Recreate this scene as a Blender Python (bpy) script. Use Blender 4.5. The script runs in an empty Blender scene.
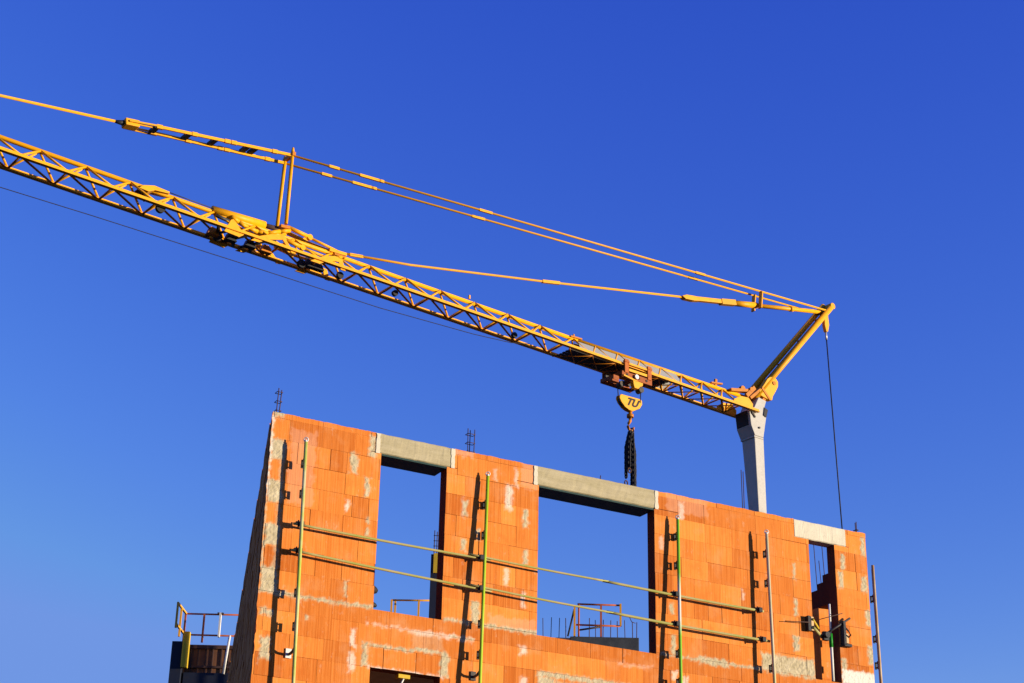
import bpy, math, random
from mathutils import Vector, Matrix, noise
random.seed(7)
R = math.radians
sc = bpy.context.scene
COL = sc.collection

# ------------------------------------------------------------------ materials
def mat(name):
    m = bpy.data.materials.new(name); m.use_nodes = True
    nt = m.node_tree
    return m, nt, nt.nodes['Principled BSDF']
def nd(nt, kind, **kw):
    n = nt.nodes.new(kind)
    for k, v in kw.items(): setattr(n, k, v)
    return n
def mixc(nt, fac, a, b, blend='MIX'):
    n = nt.nodes.new('ShaderNodeMix'); n.data_type = 'RGBA'; n.blend_type = blend
    for sock, val in ((n.inputs[0], fac), (n.inputs[6], a), (n.inputs[7], b)):
        if hasattr(val, 'is_output'): nt.links.new(val, sock)
        elif isinstance(val, (int, float)): sock.default_value = val
        else: sock.default_value = (*val, 1)
    return n.outputs[2]
def ramp(nt, src, lo, hi, a=0.0, b=1.0):
    n = nd(nt, 'ShaderNodeMapRange'); n.inputs[1].default_value = lo; n.inputs[2].default_value = hi
    n.inputs[3].default_value = a; n.inputs[4].default_value = b
    nt.links.new(src, n.inputs[0]); return n.outputs[0]
def noise_tex(nt, scale=5, detail=4, rough=.55, stretch=(1, 1, 1), coord='Object'):
    tc = nd(nt, 'ShaderNodeTexCoord'); mp = nd(nt, 'ShaderNodeMapping')
    mp.inputs['Scale'].default_value = stretch
    nt.links.new(tc.outputs[coord], mp.inputs[0])
    n = nd(nt, 'ShaderNodeTexNoise'); n.inputs['Scale'].default_value = scale
    n.inputs['Detail'].default_value = detail; n.inputs['Roughness'].default_value = rough
    nt.links.new(mp.outputs[0], n.inputs[0]); return n.outputs[0]
def bump(nt, bs, h, strength=.3, dist=.01):
    b = nd(nt, 'ShaderNodeBump'); b.inputs['Strength'].default_value = strength
    b.inputs['Distance'].default_value = dist
    nt.links.new(h, b.inputs['Height']); nt.links.new(b.outputs[0], bs.inputs['Normal'])

def paint(name, base, worn, dirt=.35, rough=.5, metal=0.0, scale=6, spec=.22):
    m, nt, bs = mat(name)
    n1 = noise_tex(nt, scale, 5, .65); n2 = noise_tex(nt, scale * 7, 3, .6)
    f = ramp(nt, n1, .5, .72, 0, dirt)
    c = mixc(nt, f, base, worn)
    c = mixc(nt, ramp(nt, n2, .35, .75, 0, .35), c, tuple(.72 * x for x in base))
    nt.links.new(c, bs.inputs['Base Color'])
    nt.links.new(ramp(nt, n2, .3, .7, rough - .08, rough + .12), bs.inputs['Roughness'])
    bs.inputs['Metallic'].default_value = metal
    bs.inputs['Specular IOR Level'].default_value = spec
    bump(nt, bs, n2, .12, .004)
    return m

def clay_mat():
    m, nt, bs = mat('clay_block')
    at = nd(nt, 'ShaderNodeAttribute', attribute_name='wear')
    to = nd(nt, 'ShaderNodeAttribute', attribute_name='tone')
    sp = nd(nt, 'ShaderNodeSeparateColor'); nt.links.new(at.outputs['Color'], sp.inputs[0])
    stri = noise_tex(nt, 1, 3, .6, (52, 40, .8))
    fine = noise_tex(nt, 60, 4, .7)
    blot = noise_tex(nt, 2.6, 5, .6)
    c = mixc(nt, to.outputs['Fac'], (.41, .094, .008), (.73, .230, .034))
    c = mixc(nt, ramp(nt, stri, .40, .66, 0, .34), c, (.76, .29, .07))
    c = mixc(nt, ramp(nt, stri, .50, .32, 0, .26), c, (.36, .075, .010))
    c = mixc(nt, ramp(nt, blot, .52, .74, 0, .38), c, (.60, .30, .13))
    c = mixc(nt, ramp(nt, blot, .44, .28, 0, .40), c, (.45, .095, .010))
    c = mixc(nt, ramp(nt, fine, .42, .2, 0, .5), c, (.30, .07, .015))
    dust = noise_tex(nt, 9, 5, .7, (1, 1, .55))
    c = mixc(nt, ramp(nt, dust, .60, .80, 0, .5), c, (.62, .46, .30))
    gm = mixc(nt, ramp(nt, noise_tex(nt, 9, 5, .6), .3, .7), (.34, .275, .15), (.54, .45, .28))
    c = mixc(nt, sp.outputs[2], c, (.68, .40, .26))
    c = mixc(nt, sp.outputs[0], c, gm)
    c = mixc(nt, sp.outputs[1], c, mixc(nt, ramp(nt, fine, .3, .7), (.60, .54, .42), (.74, .69, .58)))
    nt.links.new(c, bs.inputs['Base Color'])
    bs.inputs['Roughness'].default_value = .92; bs.inputs['Specular IOR Level'].default_value = .15
    a = nd(nt, 'ShaderNodeMath', operation='ADD'); mu = nd(nt, 'ShaderNodeMath', operation='MULTIPLY')
    mu.inputs[1].default_value = 1.3
    nt.links.new(stri, mu.inputs[0]); nt.links.new(mu.outputs[0], a.inputs[0]); nt.links.new(fine, a.inputs[1])
    bump(nt, bs, a.outputs[0], .38, .006)
    return m

def concrete(name, a, b, stain=(.2, .18, .12), sa=.5, stretch=(1, 1, 1), scale=4):
    m, nt, bs = mat(name)
    n1 = noise_tex(nt, scale, 6, .65, stretch); n2 = noise_tex(nt, scale * 9, 5, .7, stretch)
    n3 = noise_tex(nt, scale * .6, 4, .6, stretch)
    c = mixc(nt, ramp(nt, n1, .3, .7), a, b)
    c = mixc(nt, ramp(nt, n3, .52, .75, 0, sa), c, stain)
    c = mixc(nt, ramp(nt, n2, .45, .25, 0, .6), c, tuple(x * .55 for x in a))
    nt.links.new(c, bs.inputs['Base Color'])
    bs.inputs['Roughness'].default_value = .9; bs.inputs['Specular IOR Level'].default_value = .2
    bump(nt, bs, n2, .4, .006)
    return m

def striped_paint(name, base, worn, lo, hi, seed, band=None):
    # a tube whose paint has rubbed away in bands along its length
    m, nt, bs = mat(name)
    n1 = noise_tex(nt, 1, 3, .6, (1.5, 1.5, 1.1 + .13 * seed)); n2 = noise_tex(nt, 25, 4, .7, (1, 1, .4))
    s = nd(nt, 'ShaderNodeMath', operation='MULTIPLY_ADD'); s.inputs[1].default_value = .18
    nt.links.new(n2, s.inputs[0]); nt.links.new(n1, s.inputs[2])
    f = ramp(nt, s.outputs[0], lo, hi)
    if band:                                  # worn stretch of the tube, in metres from its foot
        tc = nd(nt, 'ShaderNodeTexCoord'); sx = nd(nt, 'ShaderNodeSeparateXYZ'); nt.links.new(tc.outputs['Object'], sx.inputs[0])
        m1 = nd(nt, 'ShaderNodeMath', operation='MULTIPLY'); nt.links.new(ramp(nt, sx.outputs[2], band[0] - .12, band[0] + .12), m1.inputs[0]); nt.links.new(ramp(nt, sx.outputs[2], band[1] - .15, band[1] + .15, 1, 0), m1.inputs[1])
        f = m1.outputs[0]
    c = mixc(nt, f, base, worn)
    c = mixc(nt, ramp(nt, n2, .6, .85, 0, .4), c, (.24, .16, .07))
    nt.links.new(c, bs.inputs['Base Color'])
    bs.inputs['Roughness'].default_value = .6; bs.inputs['Specular IOR Level'].default_value = .2
    bump(nt, bs, n2, .15, .003)
    return m

def planks(name, a, b):
    m, nt, bs = mat(name)
    n1 = noise_tex(nt, 1, 4, .6, (9, 9, .7)); n2 = noise_tex(nt, 3, 5, .65)
    c = mixc(nt, ramp(nt, n1, .35, .65), a, b)
    c = mixc(nt, ramp(nt, n2, .5, .7, 0, .6), c, (.012, .012, .02))
    nt.links.new(c, bs.inputs['Base Color']); bs.inputs['Roughness'].default_value = .85
    bump(nt, bs, n1, .4, .01)
    return m

M = {}
M['shaded_clay'] = paint('shaded_block_clay', (.13, .034, .016), (.07, .022, .02), .6, .95, 0, 4, .1)  # clay darkened in colour to stand in for shade on reveals and inner faces
M['clay'] = clay_mat()
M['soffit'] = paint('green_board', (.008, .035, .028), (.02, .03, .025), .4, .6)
M['lintel'] = concrete('weathered_concrete', (.33, .275, .15), (.43, .365, .22), (.26, .22, .10), .55, (.5, 1, 3), 4)
M['lintel_new'] = concrete('fresh_concrete', (.54, .48, .34), (.62, .56, .41), (.46, .39, .26), .5)
M['slab'] = concrete('grey_concrete', (.24, .23, .21), (.33, .32, .29))
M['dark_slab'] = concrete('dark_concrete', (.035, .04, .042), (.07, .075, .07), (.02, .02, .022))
M['yellow'] = paint('crane_yellow', (.78, .345, .002), (.46, .17, .006), .45, .45)
M['yellow_rod'] = paint('rod_yellow', (.66, .305, .006), (.45, .22, .03), .5, .5)
M['dark_red'] = paint('dark_red_steel', (.30, .070, .006), (.07, .02, .01), .6, .6)
M['hanger'] = paint('hanger_orange', (.42, .10, .006), (.16, .03, .006), .7, .6)
M['orange_yellow'] = paint('crane_orange', (.50, .165, .003), (.22, .055, .005), .6, .5)
M['mast'] = paint('mast_grey', (.43, .40, .34), (.30, .26, .20), .35, .55, 0, 3)
M['black'] = paint('black_steel', (.018, .017, .018), (.05, .03, .02), .5, .6)
M['steel'] = paint('dark_steel', (.05, .045, .042), (.12, .07, .035), .6, .55, .3)
M['bright_steel'] = paint('bright_steel', (.55, .52, .46), (.30, .22, .15), .4, .4, .5)
M['rust'] = paint('rusty_bar', (.075, .04, .03), (.14, .06, .03), .7, .85)
M['guard'] = paint('guard_orange', (.42, .10, .02), (.22, .05, .015), .7, .6)
M['guard_yellow'] = paint('guard_yellow', (.72, .34, .02), (.5, .2, .03), .5, .6)
M['formwork_yellow'] = paint('formwork_yellow', (.55, .36, .02), (.3, .17, .02), .5, .6)
M['formwork_dark'] = paint('formwork_dark', (.012, .016, .03), (.03, .025, .025), .5, .6)
M['sheet'] = paint('grey_sheet', (.34, .33, .29), (.22, .2, .17), .4, .6)
M['white'] = paint('white_paint', (.72, .69, .6), (.45, .36, .25), .4, .6)
M['timber'] = paint('timber', (.62, .42, .2), (.4, .25, .1), .5, .8)
M['brown'] = planks('brown_formwork', (.10, .035, .012), (.20, .075, .022))
M['green'] = paint('green_plastic', (.02, .30, .02), (.02, .15, .02), .4, .5)
M['soil'] = concrete('soil', (.075, .058, .04), (.12, .095, .065), (.05, .04, .03), .6, (1, 1, 1), .25)
LIME, GALV = (.30, .42, .012), (.52, .45, .30)
M['p1'] = striped_paint('tube_a', (.55, .49, .26), (.36, .42, .05), .50, .68, 1)
M['p2'] = striped_paint('tube_b', (.31, .46, .012), (.42, .50, .05), .55, .8, 2)
M['p3'] = striped_paint('tube_c', (.17, .42, .02), (.62, .58, .46), .56, .66, 4, (3.0, 3.72))
M['p4'] = striped_paint('tube_d', (.56, .46, .26), (.40, .42, .12), .60, .75, 3)
M['p5'] = striped_paint('tube_e', (.58, .42, .22), (.42, .24, .09), .50, .68, 5)
M['rail'] = striped_paint('tube_f', (.38, .30, .13), (.29, .29, .05), .45, .75, 2)

# ------------------------------------------------------------------ mesh builder
class MB:
    def __init__(s): s.v = []; s.f = []; s.sm = []
    def quad(s, pts, smooth=False):
        b = len(s.v); s.v += [tuple(p) for p in pts]; s.f.append(tuple(range(b, b + len(pts)))); s.sm.append(smooth)
    def hexa(s, p):            # 8 corners: bottom loop 0-3, top loop 4-7
        b = len(s.v); s.v += [tuple(q) for q in p]
        for f in ((3, 2, 1, 0), (4, 5, 6, 7), (0, 1, 5, 4), (1, 2, 6, 5), (2, 3, 7, 6), (3, 0, 4, 7)):
            s.f.append(tuple(b + i for i in f)); s.sm.append(False)
        return s
    def box(s, x0, x1, y0, y1, z0, z1):
        return s.hexa([(x0, y0, z0), (x1, y0, z0), (x1, y1, z0), (x0, y1, z0), (x0, y0, z1), (x1, y0, z1), (x1, y1, z1), (x0, y1, z1)])
    def bar(s, p, q, w, h, up=(0, 0, 1)):      # rectangular bar from p to q
        p, q = Vector(p), Vector(q); d = (q - p).normalized(); up = Vector(up)
        if abs(d.dot(up)) > .98: up = Vector((1, 0, 0))
        a = d.cross(up).normalized() * w / 2; b = a.cross(d).normalized() * h / 2
        return s.hexa([p - a - b, p + a - b, q + a - b, q - a - b, p - a + b, p + a + b, q + a + b, q - a + b])
    def tube(s, p, q, r, n=10, r2=None, caps=True):
        return s.path([p, q], r, n, r2, caps)
    def path(s, pts, r, n=8, r2=None, caps=True):
        pts = [Vector(p) for p in pts]; b = len(s.v); k = len(pts)
        for i, p in enumerate(pts):
            d = (pts[min(i + 1, k - 1)] - pts[max(i - 1, 0)]).normalized()
            a = d.cross(Vector((0, 0, 1)))
            if a.length < .02: a = d.cross(Vector((0, 1, 0)))
            a.normalize(); c = d.cross(a)
            rr = r if r2 is None else r + (r2 - r) * i / (k - 1)
            for j in range(n):
                t = 2 * math.pi * j / n
                s.v.append(tuple(p + a * math.cos(t) * rr + c * math.sin(t) * rr))
        for i in range(k - 1):
            for j in range(n):
                j2 = (j + 1) % n
                s.f.append((b + i * n + j, b + i * n + j2, b + (i + 1) * n + j2, b + (i + 1) * n + j)); s.sm.append(True)
        if caps:
            s.f.append(tuple(b + j for j in reversed(range(n)))); s.sm.append(False)
            s.f.append(tuple(b + (k - 1) * n + j for j in range(n))); s.sm.append(False)
        return s
    def prism(s, poly, y0, y1):                # (x, z) outline pulled along y
        b = len(s.v); n = len(poly)
        s.v += [(x, y0, z) for x, z in poly] + [(x, y1, z) for x, z in poly]
        s.f.append(tuple(b + i for i in range(n))); s.f.append(tuple(b + n + i for i in reversed(range(n)))); s.sm += [False, False]
        for i in range(n):
            j = (i + 1) % n
            s.f.append((b + j, b + i, b + n + i, b + n + j)); s.sm.append(False)
        return s
    def ring(s, c, R_, r, axis=(0, 1, 0), n=12, m=6, sx=1, up=None):
        c, ax = Vector(c), Vector(axis).normalized()
        u = Vector(up) if up else ax.orthogonal().normalized()
        w = ax.cross(u); b = len(s.v)
        for i in range(n):
            t = 2 * math.pi * i / n; d = u * math.cos(t) * sx + w * math.sin(t); dn = d.normalized()
            for j in range(m):
                q = 2 * math.pi * j / m
                s.v.append(tuple(c + d * R_ + dn * math.cos(q) * r + ax * math.sin(q) * r))
        for i in range(n):
            for j in range(m):
                i2, j2 = (i + 1) % n, (j + 1) % m
                s.f.append((b + i * m + j, b + i2 * m + j, b + i2 * m + j2, b + i * m + j2)); s.sm.append(True)
        return s
    def disc(s, c, r, w, axis=(0, 1, 0), n=18):
        c, ax = Vector(c), Vector(axis).normalized()
        return s.path([c - ax * w / 2, c + ax * w / 2], r, n)
    def build(s, name, material, parent=None, bevel=0, origin=(0, 0, 0)):
        me = bpy.data.meshes.new(name)
        o_ = Vector(origin)
        me.from_pydata([tuple(Vector(v) - o_) for v in s.v], [], s.f)
        me.polygons.foreach_set('use_smooth', s.sm); me.update()
        me.materials.append(material)
        o = bpy.data.objects.new(name, me); COL.objects.link(o)
        if parent is not None: o.parent = parent
        if bevel:
            b = o.modifiers.new('bevel', 'BEVEL'); b.width = bevel; b.segments = 2; b.limit_method = 'ANGLE'
        return o

def tag(o, label, cat, group=None, kind=None):
    if label: o['label'] = label
    if cat: o['category'] = cat
    if group: o['group'] = group
    if kind: o['kind'] = kind
    return o
def thing(name, loc, rz, label, cat, group=None):
    o = bpy.data.objects.new(name, None); COL.objects.link(o); o.empty_display_size = .2
    o.location = loc; o.rotation_euler = (0, 0, rz)
    return tag(o, label, cat, group)

# ------------------------------------------------------------------ frames
# the facade: x runs along it, y into the building, z up; the first floor shown is at ZF
CORNER = Vector((-3.33698, 22.69102, 0)); WROT = math.atan2(.47770271, .87852155); ZF = 7.838
BF = Matrix.Translation(CORNER) @ Matrix.Rotation(WROT, 4, 'Z')
def on_wall(u, v, z=0): return BF @ Vector((u, -v, z))
T_SIDE = .333                        # the end wall leans back at an acute corner

# ------------------------------------------------------------------ ground
g = MB(); g.quad([(-2500, -2500, 0), (2500, -2500, 0), (2500, 2500, 0), (-2500, 2500, 0)])
tag(g.build('ground', M['soil']), None, None, None, 'structure')

# ------------------------------------------------------------------ the brick shell
shell = thing('unfinished_building', CORNER, WROT, 'roofless orange clay block building shell with empty window openings', 'building')
LEN, TOP, TH = 10.58, 2.59, .20
OPEN = [(1.70, 2.76, 0, 2.30), (4.31, 6.38, 0, 2.30), (9.38, 9.91, 0, 2.30),
        (1.70, 2.77, -3.0, -.81), (4.40, 6.35, -3.0, -.93),
        (1.70, 2.77, -6.0, -3.75), (4.40, 6.35, -6.0, -3.75), (8.6, 9.9, -6.0, -3.75), (8.6, 9.9, -3.0, -.93)]
LINT = [(1.61, 2.88, 2.29, 2.62), (4.22, 6.44, 2.29, 2.62), (9.09, 10.16, 2.29, 2.62)]
def subtract(rects, cut):
    out = []
    for (a, b, c, d) in rects:
        e, f_, g_, h = cut
        if e >= b or f_ <= a or g_ >= d or h <= c: out.append((a, b, c, d)); continue
        if c < g_: out.append((a, b, c, g_))
        if h < d: out.append((a, b, h, d))
        lo, hi = max(c, g_), min(d, h)
        if a < e: out.append((a, e, lo, hi))
        if f_ < b: out.append((f_, b, lo, hi))
    return out
# (u0, u1, z0, z1, amount): cement smears where they sit on the wall
CEMENT = [(0.02, 0.19, 2.51, 2.62), (0.03, 0.23, 1.89, 2.2), (0.02, 0.24, 1.27, 1.60), (0.02, 0.25, 0.66, 0.98), (0.01, 0.26, 0.02, 0.37), (0.04, 0.24, -0.31, -0.21), (0.08, 0.24, -0.91, -0.59), (0.70, 0.75, -0.31, -0.22), (1.22, 1.35, 1.91, 2.22), (1.46, 1.55, 1.6, 1.89), (1.5, 1.62, 2.19, 2.54), (1.52, 1.57, 1.04, 1.3), (1.24, 1.29, 0.11, 0.34), (3.03, 3.12, 1.59, 1.83), (3.02, 3.12, 1.06, 1.25), (1.56, 1.66, -0.81, -0.47), (2.76, 2.91, -0.8, -0.45), (1.66, 2.36, -0.53, -0.47), (3.77, 3.84, 1.84, 2.18), (4.04, 4.14, 1.58, 1.88), (3.27, 3.33, 1.27, 1.43), (4.06, 4.15, 1.01, 1.24), (3.22, 3.36, 0.02, 0.35), (6.62, 6.71, 0.66, 0.83), (6.65, 6.75, 0.01, 0.34), (7.16, 7.71, -0.05, 0.08), (10.46, 10.56, 2.2, 2.53), (10.02, 10.12, 1.88, 2.18), (9.96, 10.06, 1.57, 1.85), (10.42, 10.56, 1.57, 1.85), (9.02, 9.08, 1.57, 1.84), (9.02, 9.1, 0.98, 1.25), (8.97, 9.1, 0.39, 0.65), (10.47, 10.59, 1.02, 1.27), (10.48, 10.6, 0.37, 0.69),
          (0.0, 1.68, -.012, .05), (3.42, 4.31, -.01, .055), (2.78, 3.2, -.005, .05), (6.45, 8.35, -.01, .04), (8.33, 9.38, .0, .29), (4.31, 6.38, -.60, -.51), (4.33, 4.62, -.86, -.6), (8.6, 9.38, -.02, .03),
          (2.36, 2.80, -.50, -.44), (0.0, .035, .3, 2.3), (9.92, 10.03, .0, .4), (2.9, 3.3, -.24, -.2)]
CEMENT = [(*c, 1.0) for c in CEMENT] + [(.17, .24, .3, 2.2, .55), (4.35, 5.0, -.80, -.62, .6), (2.3, 2.8, -.46, -.2, .28)]
WHITE = [(1.38, 1.46, -.57, -.31, .7), (1.37, 1.47, -.92, -.64, .6), (1.19, 1.25, 1.31, 1.5, .8), (3.74, 3.87, 1.80, 2.22, .55), (3.89, 3.96, 2.19, 2.49, .5), (3.53, 3.59, 2.22, 2.4, .4), (3.02, 3.06, 1.56, 1.89, .3),
         (3.75, 3.83, .66, .92, .6), (4.04, 4.11, .37, .63, .6), (4.03, 4.15, -.32, -.21, .7), (4.04, 4.16, -.76, -.64, .6), (6.84, 6.94, 2.2, 2.49, .55), (6.47, 6.55, 1.64, 1.86, .4), (6.65, 6.76, -.35, -.22, .6), (6.84, 6.95, -.41, -.28, .6), (8.0, 8.05, 1.07, 1.26, .5), (9.92, 10.6, -.6, .235, 1.0),
         (.0, .03, 1.3, 2.55, .8), (2.30, 2.95, -.27, -.2, .35), (1.66, 2.8, -.83, -.795, .9), (4.3, 4.36, .0, 2.3, .0)]
PALE = [(1.6, 2.95, -.235, -.195, .85), (2.75, 3.3, -.26, -.19, .7), (5.7, 6.3, -.26, -.2, .5), (2.6, 3.2, 2.5, 2.6, .4), (6.6, 7.4, 2.3, 2.6, .25), (0.3, .7, 1.3, 2.4, .25), (4.0, 4.3, 2.2, 2.6, .3), (3.5, 4.3, .0, .2, .3)]
def mask(rects, u, z, j):
    m = 0
    for (a, b, c, d, s) in rects:
        if u < a - .05 or u > b + .05 or z < c - .05 or z > d + .05: continue
        e = min(u - a, b - u, z - c, d - z) + j
        t = max(0, min(1, e / .05 + .38)); m = max(m, s * t * t * (3 - 2 * t))
    return m

class Wall:
    def __init__(s): s.v = []; s.f = []; s.wear = []; s.tone = []; s.mi = []
    def add(s, p, w, t): s.v.append(p); s.wear.append((*w, 1)); s.tone.append(t)
    def face(s, u0, u1, z0, z1, tone, cell, off, tilt, fine):
        nx = max(1, round((u1 - u0) / cell)); nz = max(1, round((z1 - z0) / cell)); b = len(s.v)
        for k in range(nz + 1):
            z = z0 + (z1 - z0) * k / nz
            for i in range(nx + 1):
                u = u0 + (u1 - u0) * i / nx
                y = off + tilt * (u - (u0 + u1) / 2); w = (0, 0, 0); uu, zz = u, z
                if fine:
                    j = .035 * noise.noise((u * 14, 3.1, z * 14)) + .02 * noise.noise((u * 45, 1.7, z * 45))
                    w = (mask(CEMENT, u, z, j), mask(WHITE, u, z, j), mask(PALE, u, z, j * 1.5))
                    y += -.006 * max(w[0], .6 * w[1]) * (.45 + 1.1 * noise.noise((u * 24, 8, z * 24)) + .6 * noise.noise((u * 60, 5, z * 60))) + .0015 * noise.noise((u * 20, 0, z * 6))
                    if u < .004: uu = u + .012 * noise.noise((3, 5, z * 9)) + .004 + (.05 * max(0, noise.noise((1, 2, z * 7)) + .15) if -.85 < z < -.25 else 0)
                    if z > 2.57: zz = z + .012 * noise.noise((u * 5, 2, 0)) + .006 * noise.noise((u * 31, 2, 0))
                s.add((uu, y, zz), w, tone)
        n = nx + 1
        for k in range(nz):
            for i in range(nx):
                q = b + k * n + i; s.f.append((q, q + 1, q + n + 1, q + n))
        loop = [b + i for i in range(nx)] + [b + k * n + nx for k in range(nz)] + [b + nz * n + i for i in range(nx, 0, -1)] + [b + k * n for k in range(nz, 0, -1)]
        c = len(s.v)
        for q in loop:
            p = s.v[q]; s.v.append((p[0], .0075, p[2])); s.wear.append(s.wear[q]); s.tone.append(tone)
        m = len(loop)
        for i in range(m):
            j = (i + 1) % m; s.f.append((loop[j], loop[i], c + i, c + j))
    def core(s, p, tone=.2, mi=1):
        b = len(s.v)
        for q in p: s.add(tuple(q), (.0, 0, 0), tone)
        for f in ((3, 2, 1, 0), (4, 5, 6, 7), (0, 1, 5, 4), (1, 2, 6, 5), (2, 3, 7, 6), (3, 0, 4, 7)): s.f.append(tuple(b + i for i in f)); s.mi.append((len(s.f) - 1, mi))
    def build(s, name, parent):
        me = bpy.data.meshes.new(name); me.from_pydata(s.v, [], s.f); me.update()
        a = me.attributes.new('wear', 'FLOAT_COLOR', 'POINT'); a.data.foreach_set('color', [x for w in s.wear for x in w])
        t = me.attributes.new('tone', 'FLOAT', 'POINT'); t.data.foreach_set('value', s.tone)
        me.materials.append(M['clay']); me.materials.append(M['shaded_clay'])
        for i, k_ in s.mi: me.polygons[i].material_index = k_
        o = bpy.data.objects.new(name, me); COL.objects.link(o); o.parent = parent
        return o

fw = Wall()
rows = [(2.512, 2.59, .0, .75)] + [(.02 + .3115 * k, .02 + .3115 * (k + 1), .25 * (k % 2), .5) for k in range(8)]
rows += [(-.22, .02, .44, .72), (-.52, -.22, .07, .5), (-.81, -.52, .32, .5)]
z = -.81; k = 0
while z > -ZF:
    rows.append((max(z - .3115, -ZF), z, .25 * (k % 2), .5)); z -= .3115; k += 1
for (z0, z1, off, bl) in rows:
    fine = z0 > -1.25
    u = -bl + off + .03
    while u < LEN:
        L_ = bl * random.choice((1, 1, 1, 1, 1, .52, .78)) if fine else bl
        a, b = max(u, 0), min(u + L_, LEN); u += L_
        if b - a < .03: continue
        gv = random.choice((.0006, .001, .0015, .003, .0055)) if fine else .004; gh = random.choice((.0004, .0006, .001, .0015, .003))
        pieces = [(a + (gv if a > 0 else 0), b - (gv if b < LEN else 0), z0 + gh, z1 - (gh if z1 < TOP else 0))]
        for c in OPEN + LINT: pieces = subtract(pieces, c)
        tone = min(1, max(0, random.gauss(.52, .26))) if z0 != -.22 else random.uniform(.05, .4)
        o_ = random.uniform(-.004, .003); ti = random.uniform(-.006, .006)
        for p in pieces:
            if p[1] - p[0] < .012 or p[3] - p[2] < .012: continue
            fw.face(*p, tone, .017 if fine else .6, o_, ti, fine)
cores = [(0, LEN, -ZF, TOP - .012)]
for c in OPEN + LINT: cores = subtract(cores, c)
for (a, b, c, d) in cores:
    e = T_SIDE * TH if a == 0 else a
    a0 = T_SIDE * .008 if a == 0 else a
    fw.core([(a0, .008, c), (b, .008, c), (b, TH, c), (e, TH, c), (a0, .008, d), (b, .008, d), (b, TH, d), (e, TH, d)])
front = fw.build('front_wall', shell)
front.location.z = ZF

# the end wall on the left, seen along its face
sw = Wall(); sd = Vector((.316, .949, 0)); sn = Vector((-.949, .316, 0))
def sidebox(t0, t1, z0, z1, o_, tone, th=.30, mi=0):
    a, b = sd * t0, sd * t1
    A, B = a + sn * o_, b + sn * o_; C_, D_ = b - sn * th, a - sn * th
    sw.core([(A.x, A.y, z0), (D_.x, D_.y, z0), (C_.x, C_.y, z0), (B.x, B.y, z0), (A.x, A.y, z1), (D_.x, D_.y, z1), (C_.x, C_.y, z1), (B.x, B.y, z1)], tone, mi)
zz = -ZF; k = 0
sidebox(.22, 19.2, -ZF, TOP - .02, -.006, .2)
while zz < TOP - .05:
    t = .222 + .25 * (k % 2)
    z1 = min(zz + .3115, TOP)
    if k % 2: sidebox(.222, .47, zz + .002, z1 - .002, random.uniform(-.004, .006), random.uniform(.2, .7), .003, 0)
    while t < 19.1:
        sidebox(t + .004, t + .496, zz + .002, z1 - .002, random.uniform(-.004, .012), random.uniform(.2, .8), .003, 0)
        t += .5
    zz += .3115; k += 1
side = sw.build('side_wall', shell); side.location.z = ZF

# right-hand end wall: raked unfinished top, one opening
rw = Wall()
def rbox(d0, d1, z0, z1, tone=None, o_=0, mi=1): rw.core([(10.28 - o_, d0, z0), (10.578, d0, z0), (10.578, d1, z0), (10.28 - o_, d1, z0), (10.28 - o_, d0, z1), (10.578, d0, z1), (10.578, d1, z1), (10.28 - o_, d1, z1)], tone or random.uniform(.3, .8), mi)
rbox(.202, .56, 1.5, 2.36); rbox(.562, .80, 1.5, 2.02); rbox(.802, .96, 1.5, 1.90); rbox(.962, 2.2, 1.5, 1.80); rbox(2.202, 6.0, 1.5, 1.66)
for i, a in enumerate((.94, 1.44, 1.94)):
    for k in range(5): rbox(a + .002, a + .498, -.0 + .30 * k, .298 + .30 * k, None, 0, 0 if i == 0 else 1)  # first pier keeps plain clay, the others take the shade-darkened one
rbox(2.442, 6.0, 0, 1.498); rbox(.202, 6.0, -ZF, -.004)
rwo = rw.build('right_end_wall', shell); rwo.location.z = ZF

# floor slabs and the closed rear of the storeys below
sl = MB()
for zt in (-.23, -3.08, -5.93):
    a, b = sd * 17.5, None
    sl.hexa([(.45, .202, ZF + zt - .2), (10.27, .202, ZF + zt - .2), (10.27, 12, ZF + zt - .2), (4.3, 12, ZF + zt - .2),
             (.45, .202, ZF + zt), (10.27, .202, ZF + zt), (10.27, 12, ZF + zt), (4.3, 12, ZF + zt)])
sl.build('floor_slab', M['slab'], shell)
rb = MB(); rb.box(4.0, 10.5, 12.003, 12.3, 0, ZF - .3); rb.build('rear_wall', M['slab'], shell)

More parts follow.
